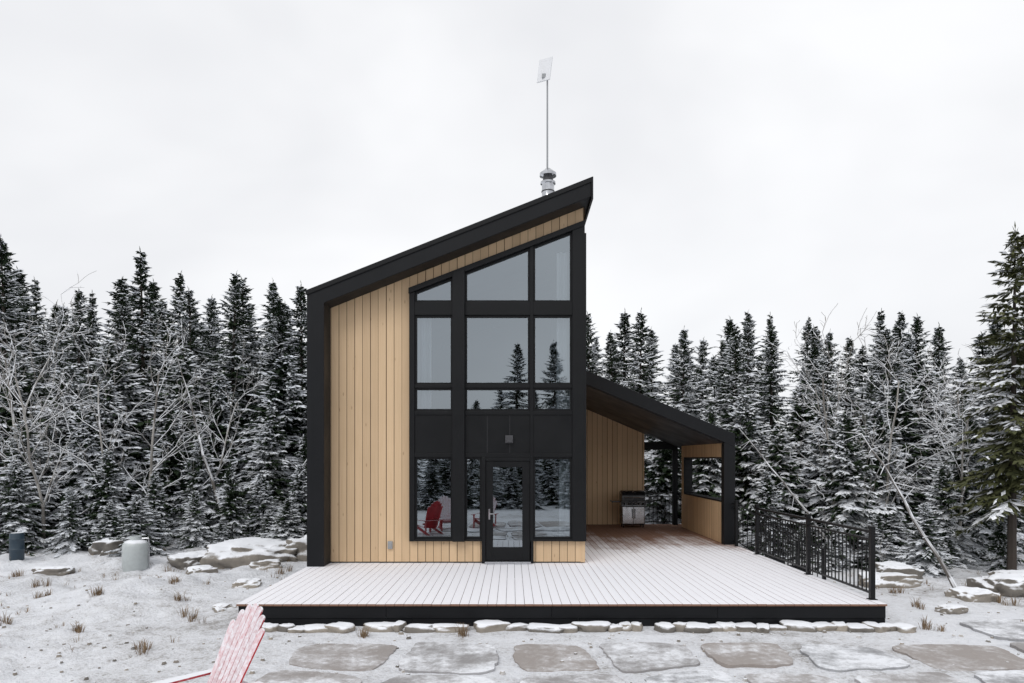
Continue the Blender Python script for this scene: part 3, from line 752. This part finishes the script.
# ------------------------------------------------------------------ bare trees
def bare(name,seed,H,lean=(0,0),r0=.07,depth=4,m=None,up=.05):
    rnd=random.Random(seed); mb=MB()
    def grow(p,d,L,r,dep):
        n=7 if dep==depth else 3; seg=L/n
        for i in range(n):
            j=.09 if dep==depth else .2
            d=(d+Vector((rnd.gauss(0,j),rnd.gauss(0,j),rnd.gauss(0,j*.6)+up))).normalized()
            q=p+d*seg; r2=max(.006,r*(.86 if dep==depth else .75))
            mb.tube(p,q,r,r2,6 if dep==depth else 4,0,rnd.random())
            if dep>0 and not(dep==depth and i<1):
                for _ in range(2 if dep>1 else 1):
                    ax=Vector((rnd.gauss(0,1),rnd.gauss(0,1),rnd.gauss(0,1))).normalized()
                    perp=(ax-d*ax.dot(d)).normalized(); an=rnd.uniform(.5,1.0)
                    grow(q,(d*math.cos(an)+perp*math.sin(an)).normalized(),L*rnd.uniform(.26,.44),max(.006,r2*.5),dep-1)
            p=q; r=r2
    grow(Vector((0,0,-.2)),Vector((lean[0],lean[1],1)).normalized(),H*.92,r0,depth)
    me=bpy.data.meshes.new(name); me.from_pydata(mb.v,[],mb.f); me.materials.append(m or M_bark)
    at=me.attributes.new('tint','FLOAT','FACE'); at.data.foreach_set('value',mb.t); me.update(); return me
BT=[bare('bare_a',1,6,(.15,0),.06,3,M_birch),bare('bare_b',2,6,(-.2,.1),.065,3,M_birch),bare('bare_c',5,6,(.35,0),.06,3,M_birch),bare('bare_d',8,6,(0,.2),.06,3,M_birch)]
for (x,y,h,i,r) in((-13.4,18.6,5.6,1,0),(-11.2,18.6,4.8,2,.3),(-14.0,19,6.0,0,1),(-8.8,19.0,4.8,3,0),(-12.4,18.0,5.2,3,4),(-10.0,18.9,5.2,1,3),
    (9.4,20,5.9,1,0),(11.0,19.6,5.8,2,3),(13.0,20,5.4,1,4),(10.6,19.0,4.4,3,2),(12.2,19.0,5.0,0,5)):
    o=place(BT[i],'bare_birch_tree',x,y,h,6); o.rotation_euler[2]=r
SH=[bare('shrub_a',21,1.6,(.1,.1),.014,2,M_birch,.02),bare('shrub_b',22,1.6,(-.3,.1),.013,2,M_bark,.02)]
sh=empty('snowy_undergrowth')
for i in range(110):
    sd=random.random()<.55; y=random.uniform(16.6,24) if sd else random.uniform(17.2,25)
    x=random.uniform(-.85*y,-5.2) if sd else random.uniform(7.2,.85*y)
    if i%3: place(random.choice(YG),'fir_sapling_%03d'%i,x,y,random.uniform(.5,1.5),5,sh,1.5)
    else: place(random.choice(SH),'shrub_%03d'%i,x,y,random.uniform(.6,1.4),1.6,sh)
# leaning dead trunks
def dead(p,q,r,seed):
    rnd=random.Random(seed); mb=MB(); p=Vector(p);q=Vector(q);pr=p;n=9
    for i in range(n):
        t=(i+1)/n; c=p.lerp(q,t)+Vector((rnd.gauss(0,.03),rnd.gauss(0,.03),math.sin(t*3)*.08)); mb.tube(pr,c,r*(1-.75*i/n),r*(1-.75*(i+1)/n),6,0,.6)
        if i>1:
            for _ in range(2):
                d=Vector((rnd.gauss(0,1),rnd.gauss(0,1),rnd.gauss(0,.7))).normalized()*rnd.uniform(.15,.6); mb.tube(c,c+d,r*.2,.005,4,0,.4)
        pr=c
    mb.build('leaning_dead_tree',[M_bark])
dead((8.35,12.7,-.1),(7.1,13.8,3.0),.045,1); dead((-7.9,19,.2),(-9.6,19.6,5.4),.05,2); dead((-12.8,18.2,.1),(-9.6,20,2.8),.035,3); dead((9.0,18.5,-.3),(6.8,20.5,3.4),.045,4); dead((-6.4,18.2,.2),(-5.6,19.8,3.2),.035,5)

# ------------------------------------------------------------------ camera / light / world
cam=bpy.data.cameras.new('camera'); co=bpy.data.objects.new('camera',cam); COL.objects.link(co); S.camera=co
co.location=(0,0,2.52); co.rotation_euler=(math.pi/2,0,0); cam.lens=24; cam.sensor_width=36; cam.shift_y=.1138; cam.clip_end=2000; cam.clip_start=.05
sun=bpy.data.lights.new('sun','SUN'); so=bpy.data.objects.new('sun',sun); COL.objects.link(so)
sun.energy=1.1; sun.angle=math.radians(25); sun.color=(1,.98,.95); so.rotation_euler=(math.radians(42),0,math.radians(-25))
w=bpy.data.worlds.new('World'); S.world=w; w.use_nodes=True; nt=w.node_tree; bg=nt.nodes['Background']
sky=nd(nt,'ShaderNodeTexSky',sky_type='NISHITA'); sky.sun_disc=False; sky.sun_elevation=math.radians(48); sky.sun_rotation=math.radians(205)
tc=nd(nt,'ShaderNodeTexCoord').outputs['Generated']
n1=tex(nt,1.5,4,.5,vec=tc,dist=.2,stretch=(1,1,2.0)); 
cl=ramp(nt,n1,[(.28,(8.0,8.07,8.4)),(.5,(9.1,9.17,9.4)),(.68,(10.3,10.35,10.5))])
nt.links.new(mix(nt,.95,sky.outputs[0],cl),bg.inputs[0]); bg.inputs[1].default_value=.1
S.view_settings.view_transform='Standard'; S.view_settings.look='None'; S.view_settings.exposure=0
